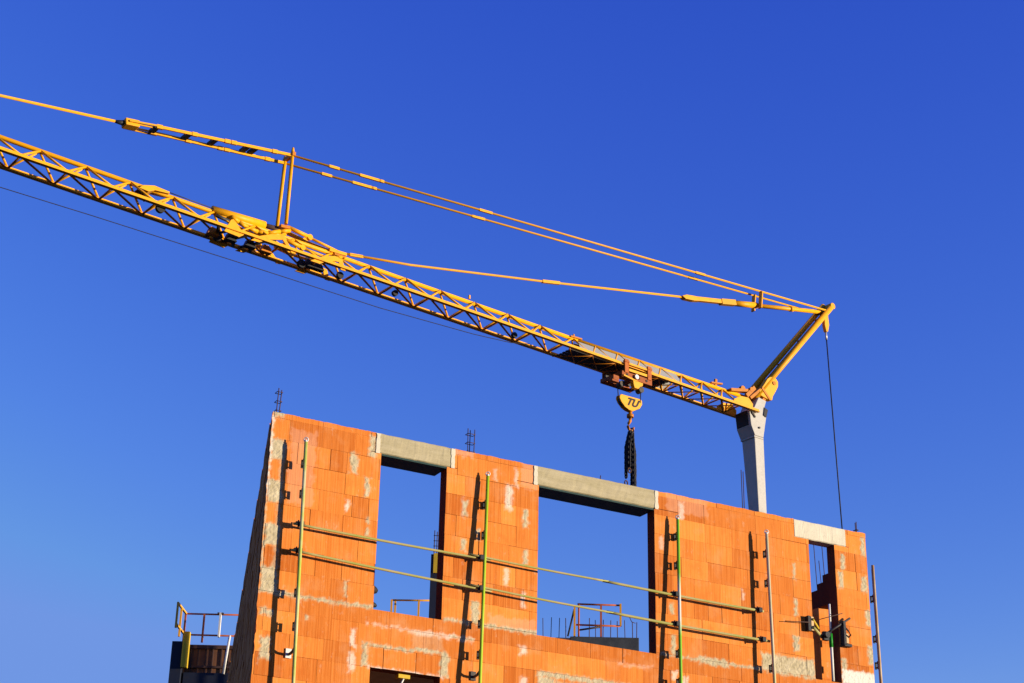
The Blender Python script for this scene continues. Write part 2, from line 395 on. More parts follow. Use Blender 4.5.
# lintels: rough cast beams
def lintel(u0, u1, m, white_l, white_r, name='lintel'):
    w = MB(); n = 40
    z0, z1 = ZF + 2.292, ZF + 2.594
    prof = [(.204, z0), (.012, z0), (-.004, z0 + .012), (-.006, z0 + .1), (-.005, z0 + .2), (-.003, z1 - .012), (.01, z1), (.204, z1)]
    b = len(w.v)
    for i in range(n + 1):
        u = u0 + (u1 - u0) * i / n
        for j, (y, zc) in enumerate(prof):
            q = .004 * noise.noise((u * 9, j * 2.2, u0)) + .003 * noise.noise((u * 30, j * 5.1, u0))
            w.v.append((u, y + (q if 0 < j < 7 else 0), zc + q * (1.6 if j in (5, 6, 7) else .6)))
    m_ = len(prof)
    for i in range(n):
        for j in range(m_):
            j2 = (j + 1) % m_
            w.f.append((b + i * m_ + j, b + i * m_ + j2, b + (i + 1) * m_ + j2, b + (i + 1) * m_ + j)); w.sm.append(False)
    w.f.append(tuple(b + j for j in reversed(range(m_)))); w.f.append(tuple(b + n * m_ + j for j in range(m_))); w.sm += [False, False]
    o = w.build(name, m, shell)
    for s, on in ((u0, white_l), (u1, white_r)):
        if not on: continue
        e = MB(); N = 10
        for k in range(N):
            za, zb = z0 - .01 + (z1 - z0) * k / N, z0 - .01 + (z1 - z0) * (k + 1) / N
            wd = .030 + .014 * noise.noise((s, k * .8, 2)); wd2 = .030 + .014 * noise.noise((s, (k + 1) * .8, 2))
            e.hexa([(s - wd, -.013, za), (s + wd, -.013, za), (s + wd, .02, za), (s - wd, .02, za), (s - wd2, -.013, zb), (s + wd2, -.013, zb), (s + wd2, .02, zb), (s - wd2, .02, zb)])
        e.build('mortar_edge', M['lintel_new'], o)
    return o
lintel(1.64, 2.85, M['lintel'], True, True)
lintel(4.25, 6.42, M['lintel'], True, True)
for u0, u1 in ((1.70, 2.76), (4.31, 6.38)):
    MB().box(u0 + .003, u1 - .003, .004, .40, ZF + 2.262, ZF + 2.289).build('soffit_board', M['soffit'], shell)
lw = lintel(9.10, 10.15, M['lintel_new'], False, False); lw['label'] = 'pale fresh concrete lintel over the narrow window'

# reinforcement standing out of the wall heads
def starter(u, d, n, h, ties, sp=.06, jit=.02):
    top = ZF + 2.55
    for i in range(n):
        x = u + sp * i
        MB().tube((x, d + .05 * (i % 2), top), (x + random.uniform(-jit, jit), d + .05 * (i % 2), top + .04 + h), .0075, 6).build('starter_bar', M['rust'], shell)
    for t in ties:
        s = MB(); z_ = top + .04 + t
        s.path([(u - .012, d - .01, z_), (u + sp * (n - 1) + .012, d - .01, z_), (u + sp * (n - 1) + .012, d + .07, z_), (u - .012, d + .07, z_), (u - .012, d - .01, z_)], .006, 5)
        s.build('stirrup', M['rust'], shell)
starter(.105, .13, 2, .42, (.08, .22, .36))
starter(3.16, .13, 3, .42, (.06, .2, .34), .05)
starter(5.48, .15, 1, .12, ())
starter(10.53, .15, 2, .24, (.1,), .025, .01)
starter(8.19, .15, 2, .72, (), .07, .01)
for (d, h) in ((.9, .75), (1.0, .5), (1.12, .9)):
    MB().tube((10.42, d, ZF + 1.78), (10.40, d + .02, ZF + 1.85 + h), .007, 6).build('starter_bar', M['rust'], shell)

# ------------------------------------------------------------------ facade scaffold posts
def post(p_top, p_bot, material, label, clamps, anchors, rad=.0245, eye=True):
    # p = (u, v, z): z from the floor line
    top = Vector((p_top[0], -p_top[1], ZF + p_top[2])); bot = Vector((p_bot[0], -p_bot[1], ZF + p_bot[2]))
    low = bot + (bot - top) * ((p_bot[2] + 2.6) / (p_top[2] - p_bot[2]))
    t = thing('scaffold_post', BF @ low, WROT, label, 'scaffold post', 'upright tubes fixed along the facade')
    at = lambda z_: top + (bot - top) * ((p_top[2] - z_) / (p_top[2] - p_bot[2]))
    MB().tube(low, top, rad, 14).build('pole', material, t, 0, low)
    b_ = MB(); o1 = Vector((0, rad + .005, 0)); b_.bar(low + o1, top - Vector((0, 0, .06)) + o1, .010, .014, (0, 1, 0))  # rib added behind the pole to widen its shadow on the wall
    b_.build('shadow_rib', M['steel'], t, 0, low)
    if eye:
        e = MB(); e.ring(top + Vector((0, 0, .035)), .03, .009, (.6, .8, 0), 12, 6, 1); e.tube(top - Vector((0, 0, .01)), top + Vector((0, 0, .03)), .02, 10)
        e.build('eye_bolt', M['white'], t, 0, low)
    for z_ in clamps:
        c = at(z_); m = MB()
        m.box(c.x - .012, c.x + .012, c.y + rad * .9, c.y + .10, c.z - .050, c.z - .030)
        m.box(c.x - .012, c.x + .012, c.y + rad * .9, c.y + .10, c.z + .030, c.z + .050)
        m.box(c.x - .015, c.x + .015, c.y + .088, c.y + .108, c.z - .064, c.z + .056)
        m.bar((c.x, c.y + .04, c.z - .07), (c.x, c.y + .04, c.z + .065), .022, .022)
        m.build('clamp', M['black'], t, 0, low)
    for z_ in anchors:
        c = at(z_); m = MB()
        m.path([(c.x, c.y + .01, c.z + .02), (c.x - .005, c.y + .08, c.z - .02), (c.x - .005, c.y + .15, c.z - .03), (c.x - .005, -.02, c.z - .03)], .02, 8)
        m.build('wall_anchor', M['steel'], t, 0, low)
        MB().box(c.x - .05, c.x + .035, -.022, -.009, c.z - .08, c.z + .05).build('anchor_plate', M['white'] if material is M['p1'] else M['steel'], t, .004, low)
    return t
CL = (1.88, 1.41, .02, -.42)
post((.449, .215, 2.15), (.500, .225, -.78), M['p1'], 'pale tan and lime scaffold post nearest the left corner of the brick wall', (1.86, 1.42, .02, -.44), (-.77,))
post((3.385, .103, 2.23), (3.285, .22, -.87), M['p2'], 'bright lime green scaffold post between the two large windows', (1.80, 1.33, .0, -.45), (-.72,))
post((6.737, .117, 2.14), (6.672, .211, -.44), M['p3'], 'green scaffold post with worn white middle, right of the widest window', CL, (-.9,))
post((8.40, .177, 2.17), (8.42, .20, -.22), M['p4'], 'beige grey scaffold post on blank wall left of the narrow window', (1.86, 1.38, .02, -.45), (-.9,))
post((10.915, -.25, 2.16), (10.93, -.25, .20), M['p5'], 'rusty beige scaffold post standing out past the right wall edge', (1.60, .92, .48), (), eye=False)

# rails clipped behind the posts
def rail(a, b, r, label, couplers=()):
    A = Vector((a[0], -a[1], ZF + a[2])); B = Vector((b[0], -b[1], ZF + b[2]))
    t = thing('guard_rail', BF @ A, WROT, label, 'guard rail', 'horizontal tubes along the facade')
    k = MB(); N = 10; pts = [A.lerp(B, i / N) - Vector((0, 0, .012 * math.sin(math.pi * i / N))) for i in range(N + 1)]
    k.path(pts, r, 12); k.build('tube', M['rail'], t, 0, A)
    for u in couplers:
        f_ = (u - A.x) / (B.x - A.x); c = A.lerp(B, f_); d = (B - A).normalized(); m = MB()
        m.disc(c, r + .012, .06, d, 12)
        m.box(c.x - .03, c.x + .03, c.y - .065, c.y - .01, c.z - .035, c.z + .035)
        m.tube((c.x - .045, c.y - .03, c.z + .05), (c.x - .045, c.y - .03, c.z - .055), .011, 8)
        m.tube((c.x + .03, c.y + .03, c.z + .065), (c.x + .03, c.y + .03, c.z - .03), .010, 8)
        m.box(c.x - .06, c.x + .0, c.y + .0, c.y + .05, c.z + .02, c.z + .045)
        m.build('coupler', M['black'], t, 0, A)
    return t
rail((.385, .13, .978), (3.46, .10, .965), 0.0181, 'upper guard rail from the leftmost post across the narrower window', (.49, 3.30))
rail((3.10, .135, .985), (5.46, .125, .945), 0.0163, 'upper guard rail starting at the lime post, entering the widest window', ())
rail((5.36, .120, .945), (8.31, .13, .905), 0.0206, 'upper guard rail ending at the beige post left of the narrow window', (6.66, 8.22))
rail((.385, .13, .603), (3.48, .12, .50), 0.0181, 'lower guard rail from the leftmost post across the narrower window', (.49, 3.30))
rail((3.12, .155, .53), (5.60, .135, .475), 0.0163, 'lower guard rail starting at the lime post, entering the widest window', ())
rail((5.42, .130, .478), (8.40, .14, .44), 0.0215, 'lower guard rail ending at the beige post left of the narrow window', (6.66, 8.26))

# bracing gear clamped across the narrow window
wb = on_wall(9.27, .02, ZF + .72)
t = thing('window_brace', wb, WROT, 'tube and timber block brace clamped across the narrow right window', 'brace')
o0 = BF.inverted() @ wb
def W3(u, v, z_): return Vector((u, -v, ZF + z_))
MB().box(9.225, 9.28, -.085, -.006, ZF + .74, ZF + .985).build('end_plate', M['black'], t, .004, o0)
MB().box(9.283, 9.335, -.088, -.006, ZF + .75, ZF + .975).build('timber_block', M['timber'], t, .006, o0)
MB().tube(W3(9.30, .10, .93), W3(9.57, -.10, .86), .02, 10).build('tube', M['formwork_yellow'], t, 0, o0)
MB().tube(W3(9.30, .10, .80), W3(9.62, -.08, .72), .026, 10).build('tube', M['rail'], t, 0, o0)
MB().tube(W3(8.78, .06, .835), W3(9.24, .10, .87), .007, 6).build('tie_rod', M['rust'], t, 0, o0)
MB().tube(W3(9.50, .02, .97), W3(9.93, .08, 1.12), .007, 6).build('tie_rod', M['rust'], t, 0, o0)
MB().tube(W3(9.60, .02, .74), W3(10.08, .08, 1.06), .018, 10).build('tube', M['steel'], t, 0, o0)
q = MB(); q.disc(W3(9.64, 0, .74), .05, .1, (0, 1, 0), 12); q.box(9.60, 9.70, .0, .06, ZF + .66, ZF + .8); q.build('coupler', M['black'], t, 0, o0)
q = MB(); q.box(9.925, 9.975, -.10, -.015, ZF + .60, ZF + 1.0); q.box(9.93, 10.08, -.10, -.02, ZF + .585, ZF + .63); q.build('end_bracket', M['black'], t, .004, o0)
q = MB(); q.path([W3(9.95, .07, .92), W3(10.03, .09, .84), W3(10.07, .09, .78), W3(10.03, .09, .74), W3(9.98, .08, .77)], .013, 8); q.build('hook', M['black'], t, 0, o0)
MB().box(9.98, 10.03, -.085, -.02, ZF + .64, ZF + .80).build('timber_block', M['timber'], t, .004, o0)

pb = on_wall(9.782, -.06, ZF + .022)
t = thing('steel_prop', pb, WROT, 'white steel prop with a green collar standing inside the narrow window', 'prop')
q0 = BF.inverted() @ pb
q = MB(); q.tube(q0, q0 + Vector((0, 0, .70)), .024, 12); q.build('outer_tube', M['white'], t, 0, q0)
MB().tube(q0 + Vector((0, 0, .7)), q0 + Vector((0.005, 0, 1.26)), .018, 12).build('inner_tube', M['white'], t, 0, q0)
MB().disc(q0 + Vector((0, 0, .66)), .034, .22, (0, 0, 1), 14).build('collar', M['green'], t, 0, q0)

pb = on_wall(2.26, -.13, ZF - 2.999)
t = thing('formwork_prop', pb, WROT, 'prop with yellow head under the ceiling of the dark lower opening', 'prop')
q0 = BF.inverted() @ pb
MB().tube(q0, q0 + Vector((0, 0, 2.03)), .024, 12).build('tube', M['bright_steel'], t, 0, q0)
MB().box(q0.x - .09, q0.x + .09, q0.y - .05, q0.y + .05, q0.z + 2.12, q0.z + 2.175).build('head_plate', M['formwork_yellow'], t, .004, q0)
q = MB(); q.path([q0 + Vector((-.02, 0, 1.99)), q0 + Vector((-.03, -.02, 2.05)), q0 + Vector((0, -.02, 2.118))], .016, 8); q.build('pin', M['white'], t, 0, q0)

cb = on_wall(1.72, -.10, ZF)
t = thing('jamb_clamp', cb, WROT, 'black clamp bolted to the left jamb of the narrower window', 'clamp')
q0 = BF.inverted() @ cb
for z_, r_ in ((.30, .055), (.09, .038)):
    q = MB(); q.path([(1.70, .10, ZF + z_), (1.73, .10, ZF + z_), (1.765, .10, ZF + z_ - .005), (1.79, .10, ZF + z_ - .012)], r_ * 1.5, 12, r_ * .5); q.build('bolt_head', M['black'], t, 0, q0)
q = MB(); q.bar((1.712, .10, ZF + .0), (1.712, .10, ZF + .40), .05, .02); q.build('back_plate', M['black'], t, 0, q0)

# ------------------------------------------------------------------ rear structures (aligned with the world axes)
def S(X, Z, Y): k = Y / 36.0; return Vector((X * k, Y, 1.6 + (Z - 1.6) * k))
YB = 44.0
rbd = thing('rear_block', (1.5, 46.5, 0), 0, 'grey concrete block behind the brick shell carrying slab upstands', 'building')
def loc(o): return o.matrix_basis.translation
q = MB(); q.box(-3.6, 9.5, 43, 50, 0, 11.0); q.build('wall', M['slab'], rbd, 0, (1.5, 46.5, 0))
a, b = S(1.36, 10.66, YB), S(2.81, 10.38, YB)
ub = Vector((a.x, YB, 11.0))
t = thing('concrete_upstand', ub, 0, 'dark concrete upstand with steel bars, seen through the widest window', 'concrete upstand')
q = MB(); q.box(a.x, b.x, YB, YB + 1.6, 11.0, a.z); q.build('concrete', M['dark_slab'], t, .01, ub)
a2 = S(.6, 10.69, YB)
MB().box(a2.x, a.x - .003, YB + .1, YB + 1.6, 11.0, a2.z - .05).build('edge_board', M['timber'], t, 0, ub)
for X, Zt in ((.79, 11.04), (.95, 11.06), (1.12, 11.05), (1.27, 11.05), (1.54, 11.06), (1.76, 11.06), (1.9, 11.02), (2.05, 11.03), (2.21, 11.02), (2.36, 11.01), (2.52, 11.03), (2.68, 11.0), (2.76, 10.99)):
    p = S(X, Zt, YB + .3)
    MB().tube((p.x, YB + .3, a.z - .1), (p.x + random.uniform(-.02, .02), YB + .3, p.z), .011, 6).build('starter_bar', M['rust'], t, 0, ub)
q = MB(); p1, p2 = S(2.60, 11.13, YB + .3), S(2.74, 10.97, YB + .3); q.path([p1, S(2.66, 11.0, YB + .3), p2], .010, 6); q.build('bent_bar', M['rust'], t, 0, ub)

def frame_thing(label, bars, base, name='guard_rail_stand', cat='guard rail stand'):
    t = thing(name, base, 0, label, cat, 'site guard frames behind the shell')
    for nm, p, r_, w, m in bars:
        q = MB()
        if w: q.bar(p, r_, w, .05)
        else: q.tube(p, r_, .024, 10)
        q.build(nm, M[m], t, 0, base)
    return t
Y2 = YB + .15
s2 = lambda X, Z, dy=0: S(X, Z, Y2 + dy)
frame_thing('orange guard frame with a yellow end board, seen through the widest window', [
    ('post', s2(1.45, 10.66), s2(1.45, 11.31), .07, 'guard_yellow'), ('brace', s2(1.31, 10.66), s2(1.44, 11.24), 0, 'steel'),
    ('post', s2(1.54, 10.66), s2(1.54, 11.36), 0, 'guard'), ('top_rail', s2(1.51, 11.36), s2(2.42, 11.35), 0, 'guard'),
    ('post', s2(2.01, 10.66), s2(2.01, 11.36), .05, 'guard'), ('lower_rail', s2(1.48, 10.91), s2(2.42, 10.90), 0, 'guard'),
    ('end_board', s2(2.425, 10.90), s2(2.425, 11.38), .09, 'guard_yellow'), ('tie_wire', s2(1.56, 10.80), s2(2.02, 10.88), 0, 'steel')], s2(1.45, 10.66))
frame_thing('plain orange guard frame low in the narrower window', [
    ('post', S(-2.44, 9.8, 44.4), S(-2.44, 11.37, 44.4), .05, 'guard_yellow'), ('post', S(-2.36, 9.8, 44.9), S(-2.36, 11.38, 44.9), .05, 'guard_yellow'),
    ('top_rail', S(-2.44, 11.36, 44.6), S(-1.4, 11.37, 44.6), 0, 'guard_yellow'), ('post', S(-1.86, 9.8, 44.6), S(-1.86, 11.38, 44.6), .05, 'guard_yellow')], S(-2.44, 9.8, 44.4))
# column form by the narrow window jamb
YB = 43.02
p = S(-1.64, 9.3, YB); e = S(-1.2, 12.41, YB)
t = thing('column_formwork', Vector((p.x, YB, 11.0)), 0, 'dark column formwork with a yellow panel and steel cage beside the window jamb', 'formwork')
b0 = Vector((p.x, YB, 11.0))
MB().box(p.x, e.x, YB, YB + .5, 11.0, e.z - .02).build('form_panel', M['formwork_dark'], t, .01, b0)
y1, y2 = S(-1.61, 11.97, YB), S(-1.2, 12.41, YB)
MB().box(y1.x + .03, y2.x, YB - .03, YB - .004, y1.z, y2.z).build('yellow_panel', M['formwork_yellow'], t, .005, b0)
for i in range(3):
    x = S(-1.60 + .055 * i, 12.4, YB).x + .02
    MB().tube((x, YB + .1, e.z - .1), (x, YB + .1, S(0, 12.95 - .03 * i, YB).z), .012, 6).build('steel_bar', M['rust'], t, 0, b0)
for k in range(4):
    q = MB(); z_ = e.z + .08 + .14 * k; x0 = S(-1.62, 12, YB).x + .02
    q.path([(x0, YB + .08, z_), (x0 + .18, YB + .08, z_), (x0 + .18, YB + .25, z_)], .009, 5); q.build('stirrup', M['rust'], t, 0, b0)

# formwork tower past the left corner
YL = 46.0
s3 = lambda X, Z, dy=0: S(X, Z, YL + dy)
a, b, c_, d_ = s3(-7.01, 10.38), s3(-6.77, 10.38), s3(-6.62, 10.36), s3(-5.3, 10.36)
t = thing('formwork_tower', Vector((b.x, YL, 0)), 0, 'dark formwork tower with brown boards beside the left end wall', 'formwork')
b0 = Vector((b.x, YL, 0))
MB().box(a.x, b.x, YL, YL + 2, 0, a.z).build('dark_panel', M['formwork_dark'], t, .01, b0)
MB().box(b.x + .003, d_.x, YL + .25, YL + 2, 0, c_.z).build('board_face', M['brown'], t, .01, b0)
zb = s3(0, 9.74).z
q = MB()
for i in range(7):
    x = b.x + .18 + .2 * i + random.uniform(-.03, .03); q.box(x, x + .035, YL + .222, YL + .249, zb, c_.z - random.uniform(.02, .12))
q.box(b.x + .01, d_.x, YL + .19, YL + .221, c_.z - .12, c_.z - .03); q.box(b.x + .01, d_.x, YL + .19, YL + .221, zb + .15, zb + .21); q.build('batten', M['rust'], t, .004, b0)
MB().box(b.x + .05, d_.x, YL + .10, YL + .246, 0, zb).build('lower_panel', M['formwork_dark'], t, .01, b0)
z2 = s3(0, 10.56).z
MB().box(b.x + .004, s3(-6.63, 10).x, YL - .16, YL - .004, s3(0, 9.80).z, z2).build('yellow_post', M['formwork_yellow'], t, .008, b0)
MB().tube(s3(-5.88, 9.70), s3(-5.81, 10.52), .035, 10).build('push_pull_prop', M['white'], t, 0, b0)
YG = YL + .3
g3 = lambda X, Z, dy=0: S(X, Z, YG) + Vector((0, dy, 0))
rr = -1.1
frame_thing('rusty orange guard railing with a white strap on top of the formwork tower', [
    ('top_rail', g3(-6.77, 10.97), g3(-5.4, 10.965), 0, 'guard'), ('lower_rail', g3(-6.72, 10.52), g3(-5.4, 10.51), 0, 'guard'),
    ('post', g3(-6.78, 10.36), g3(-6.78, 10.98), .045, 'guard'), ('post', g3(-6.385, 10.36), g3(-6.385, 10.97), .05, 'guard'), ('post', g3(-5.62, 10.36), g3(-5.62, 10.97), .045, 'guard'),
    ('return_rail', g3(-6.77, 10.97), g3(-6.80, 10.97, rr), .05, 'guard_yellow'), ('return_rail', g3(-6.77, 10.53), g3(-6.80, 10.53, rr), .05, 'guard_yellow'),
    ('return_post', g3(-6.80, 10.45, rr), g3(-6.80, 10.99, rr), .06, 'guard_yellow'), ('return_post', g3(-6.79, 10.36, rr * .55), g3(-6.79, 10.98, rr * .55), .05, 'guard_yellow'),
    ('white_strap', g3(-6.035, 10.47, -.06), g3(-6.035, 10.99, -.06), .10, 'white'), ('strap_buckle', g3(-6.10, 10.975, -.07), g3(-5.97, 10.97, -.07), .07, 'steel')], Vector((b.x, YG, c_.z)), 'guard_railing', 'guard railing')

# ------------------------------------------------------------------ the crane
# frame: x along the jib towards its tip, y towards the street side, z up
CM = Vector((8.18021, 54.38827, 0)); CROT = math.atan2(-.60538658, -.79593159)
crane = thing('tower_crane', CM, CROT, 'yellow lattice jib crane on a pale grey mast above the building', 'crane')
lean = lambda z_: .055 * (z_ - 22.2)
Y_ = M['yellow']
# mast
q = MB()
def mast_ring(z_, hx, hy):
    x = .095 + .042 * (z_ - 22.3)
    return [(x - hx, -hy, z_), (x + hx, -hy, z_), (x + hx, hy, z_), (x - hx, hy, z_)]
lv = [(0.3, .34, .5), (8, .2, .3), (19.5, .185, .23), (22.06, .212, .30)]
for (z0, a0, b0_), (z1, a1, b1) in zip(lv, lv[1:]): q.hexa(mast_ring(z0, a0, b0_) + mast_ring(z1, a1, b1))
mast = q.build('mast', M['mast'], crane, .02)
q = MB(); q.prism([(.32, 22.10), (.48, 22.42), (.54, 22.95), (.30, 23.10), (.07, 23.52), (-.28, 23.46), (-.17, 23.17), (-.30, 23.10), (-.08, 22.10)], -.335, .345)
mh = q.build('mast_head', M['mast'], crane, .015)
MB().hexa([(.482, -.30, 22.45), (.50, -.30, 22.45), (.50, .24, 22.45), (.482, .24, 22.45), (.545, -.30, 22.95), (.565, -.30, 22.95), (.565, .24, 22.95), (.545, .24, 22.95)]).build('head_cover', M['black'], mh, .01)
MB().box(-.10, .335, -.325, .325, 22.04, 22.098).build('collar', M['mast'], mh, .01)
q = MB(); q.disc((.40, .37, 22.86), .06, .03); q.bar((.52, .375, 22.98), (.30, .375, 22.72), .03, .05); q.disc((.12, .37, 22.4), .035, .03); q.build('pin', M['steel'], mh)
MB().prism([(-.16, 23.2), (-.31, 23.13), (-.22, 22.85), (-.10, 22.9)], .3615, .38).build('dark_plate', M['black'], mh)
# rounded bracket behind the strut foot
q = MB(); q.prism([(-.30, 24.1), (-.49, 24.37), (-.62, 24.47), (-.78, 24.50), (-.92, 24.46), (-.99, 24.37), (-.98, 24.21), (-.86, 24.0), (-.71, 23.78), (-.66, 23.62), (-.50, 23.60), (-.14, 23.66), (-.06, 23.8)], .06, .26)
q.prism([(-.30, 24.1), (-.49, 24.37), (-.78, 24.50), (-.99, 24.37), (-.98, 24.21), (-.71, 23.78), (-.50, 23.60), (-.14, 23.66)], -.26, -.10)
br = q.build('strut_bracket', Y_, crane, .012)
q = MB(); q.bar((-.18, .27, 23.95), (-.55, .27, 23.6), .03, .08); q.disc((-.78, .265, 24.27), .07, .05); q.build('bracket_pin', M['orange_yellow'], br)
MB().bar((-.10, .1, 23.15), (-.42, .1, 23.75), .22, .13).build('link_plate', M['orange_yellow'], br)

# jib
zt = lambda s_: 23.55 + .0085 * s_
zb_ = lambda s_: 22.93 + .0095 * s_
HW = .42
jib = bpy.data.objects.new('jib', None); COL.objects.link(jib); jib.parent = crane
TIP = 34.6
MB().tube((7.72, 0, zt(7.7) - .08), (TIP, 0, zt(TIP)), .062, 12).build('top_chord', Y_, jib)
MB().tube((-.1, 0, 23.53), (7.72, 0, zt(7.7) - .08), .066, 12).build('top_chord', Y_, jib)
for y in (-HW, HW):
    q = MB(); q.bar((.2, y, 22.96), (TIP - .6, y, zb_(TIP)), .095, .095); q.bar((.2, y + .03, 22.955 - .052), (TIP - .6, y + .03, zb_(TIP) - .058), .13, .014)
    q.build('bottom_chord', Y_, jib, .012)
s0 = 7.97; k = 0
while s0 + 1.26 < TIP:
    zt_ = zt(s0) if s0 > 8 else zt(s0) - .07
    m_ = s0 + .63; q = MB(); e = .032
    for y in (-HW, HW):
        q.tube((s0, y * .06, zt_ - .03), (m_, y, zb_(m_) + .03), e, 8)
        q.tube((s0 + 1.26, y * .06, zt(s0 + 1.26) - .03), (m_, y, zb_(m_) + .03), e, 8)
    q.build('lattice_brace', Y_, jib)
    q = MB()
    q.tube((m_, -HW, zb_(m_)), (m_, HW, zb_(m_)), .032, 8)
    q.tube((m_, -HW, zb_(m_) - .0), (m_ + 1.26, HW, zb_(m_ + 1.26)), .030, 8)
    q.build('cross_brace', M['orange_yellow'], jib)
    s0 += 1.26; k += 1
s0 = .55
while s0 < 7.0:
    q = MB(); p_ = .92
    zc = lambda s_: 23.53 + (zt(7.7) - .08 - 23.53) * s_ / 7.72
    for y in (-HW, HW):
        q.tube((s0, y * .06, zc(s0)), (s0 + p_ / 2, y, 22.97), .03, 8); q.tube((s0 + p_, y * .06, zc(s0 + p_)), (s0 + p_ / 2, y, 22.97), .03, 8)
    q.build('lattice_brace', Y_, jib)
    q = MB(); q.tube((s0 + p_ / 2, -HW, 22.96), (s0 + p_ / 2, HW, 22.96), .026, 8)
    q.tube((s0 + p_ / 2, -HW, 22.96), (s0 + p_ * 1.5, HW, 22.96), .024, 8); q.tube((s0 + p_ / 2, HW, 22.95), (s0 + p_ * 1.5, -HW, 22.95), .02, 8)
    q.build('cross_brace', M['orange_yellow'], jib); s0 += p_
# side mesh sheets of the root section, floor pan
q = MB()
for y in (HW, -HW):
    q.hexa([(3.6, y * .95, 23.03), (7.9, y * .95, 23.05), (7.9, y * .93, 23.05), (3.6, y * .93, 23.03), (3.6, y * .20, 23.47), (7.75, y * .20, 23.46), (7.75, y * .18, 23.46), (3.6, y * .18, 23.47)])
q.build('side_sheet', M['sheet'], jib)
q = MB()
for i in range(5): q.box(4.2, 8.3, -.34 + .155 * i, -.24 + .155 * i, 22.945, 22.975)
q.build('walkway', M['steel'], jib)
# root gussets and hardware near the mast
q = MB()
for y in (.36, -.42): q.prism([(.45, 22.90), (.42, 23.15), (.62, 23.34), (1.0, 23.30), (1.30, 23.12), (1.34, 22.95)], y, y + .05)
q.build('root_gusset', Y_, jib, .008)
q = MB(); q.bar((1.2, .1, 23.55), (.4, .1, 23.72), .2, .10); q.bar((.9, -.1, 23.6), (.35, -.1, 23.95), .08, .08); q.disc((.62, .12, 23.74), .10, .12); q.bar((.5, .2, 23.5), (.1, .2, 23.9), .05, .14); q.disc((.25, .16, 23.78), .09, .14)
q.build('root_sheaves', M['orange_yellow'], jib)
q = MB(); q.bar((1.75, 0, 23.55), (1.72, 0, 23.83), .07, .09); q.bar((2.0, .05, 23.62), (1.5, .05, 23.70), .10, .05); q.build('rope_guide', M['orange_yellow'], jib)
q = MB(); q.bar((7.9, 0, 23.5), (7.85, 0, 23.70), .05, .05); q.bar((8.05, .05, 23.56), (7.6, .05, 23.58), .12, .05); q.build('rope_guide', M['orange_yellow'], jib)
q = MB(); q.bar((11.92, 0, 23.7), (11.92, 0, 23.82), .05, .05); q.build('rope_guide', Y_, jib)
# pulleys inside the truss
for s_, y, z_, r_ in ((22.28, .3, 23.10, .13), (14.65, .1, 23.02, .09), (16.53, .1, 23.0, .10), (18.90, .36, 23.25, .09), (10.2, 0, 23.0, .09), (20.35, -.1, 23.06, .13), (17.75, 0, 23.02, .12)):
    MB().disc((s_, y, z_), r_, .10).build('pulley', M['black'], jib)
# folding joint and luffing gear in the middle of the jib
gear = bpy.data.objects.new('jib_hinge', None); COL.objects.link(gear); gear.parent = crane
MB().tube((20.64, 0, 23.74), (19.0, 0, 23.81), .12, 18).build('hydraulic_cylinder', Y_, gear)
q = MB(); q.tube((19.0, 0, 23.81), (18.45, 0, 23.86), .07, 12); q.disc((18.45, 0, 23.87), .10, .2); q.build('piston_rod', M['rust'], gear)
for y in (-.42, .40):
    q = MB(); q.prism([(20.44, 22.98), (20.27, 23.38), (20.20, 23.42), (20.09, 23.34), (19.84, 23.06), (19.98, 22.95)], y, y + .06); q.build('gusset', Y_, gear, .008)
    q = MB(); q.prism([(19.62, 22.98), (19.34, 23.20), (18.97, 23.38), (18.62, 23.46), (18.50, 23.36), (18.80, 23.26), (19.05, 23.18), (19.36, 23.0)], y, y + .05)
    q.prism([(18.62, 23.452), (18.40, 23.20), (18.18, 23.02), (18.32, 23.0), (18.52, 23.18), (18.66, 23.34)], y + .004, y + .046); q.build('arched_bracket', Y_, gear, .006)
    q = MB(); q.prism([(17.72, 22.96), (17.34, 23.22), (16.94, 23.36), (16.68, 23.32), (16.66, 23.22), (16.92, 23.20), (17.2, 23.10), (17.42, 22.96)], y, y + .05)
    q.prism([(16.68, 23.318), (16.56, 23.0), (16.72, 23.0), (16.80, 23.22)], y + .004, y + .046); q.build('arched_bracket', Y_, gear, .006)
for y in (-.12, .12):
    q = MB(); P_ = [(20.10, 23.66), (19.86, 23.58), (19.58, 23.50), (19.26, 23.48), (18.95, 23.54), (18.57, 23.72), (18.26, 23.85)]
    for a_, b_ in zip(P_, P_[1:]): q.tube((a_[0], y, a_[1]), (b_[0], y, b_[1]), .062, 8)
    q.build('curved_arm', Y_, gear)
for y in (-.30, .26):
    q = MB(); q.tube((18.32, y * .5, 23.93), (17.60, y * .5, 23.84), .062, 10); q.tube((17.64, y * .5, 23.84), (16.55, y * .2, 23.74), .04, 10); q.disc((17.62, y * .5, 23.84), .085, .10); q.build('hinge_link', Y_, gear)
    q = MB(); q.tube((18.47, y, 23.45), (17.88, y, 23.37), .062, 10); q.tube((17.92, y, 23.37), (16.9, y * .7, 23.36), .042, 10); q.tube((16.95, y * .7, 23.36), (16.5, y * .3, 23.60), .04, 8); q.disc((17.9, y, 23.37), .08, .10); q.build('hinge_link', Y_, gear)
q = MB(); q.bar((16.93, 0, 23.70), (16.35, 0, 23.72), .24, .10); q.build('hinge_block', Y_, gear, .01)
q = MB(); q.bar((16.75, 0, 23.62), (16.4, 0, 23.62), .22, .06); q.build('hinge_pin', M['orange_yellow'], gear)
q = MB(); q.bar((18.6, 0, 23.86), (18.3, 0, 23.90), .44, .09); q.build('post_foot', M['orange_yellow'], gear, .01)
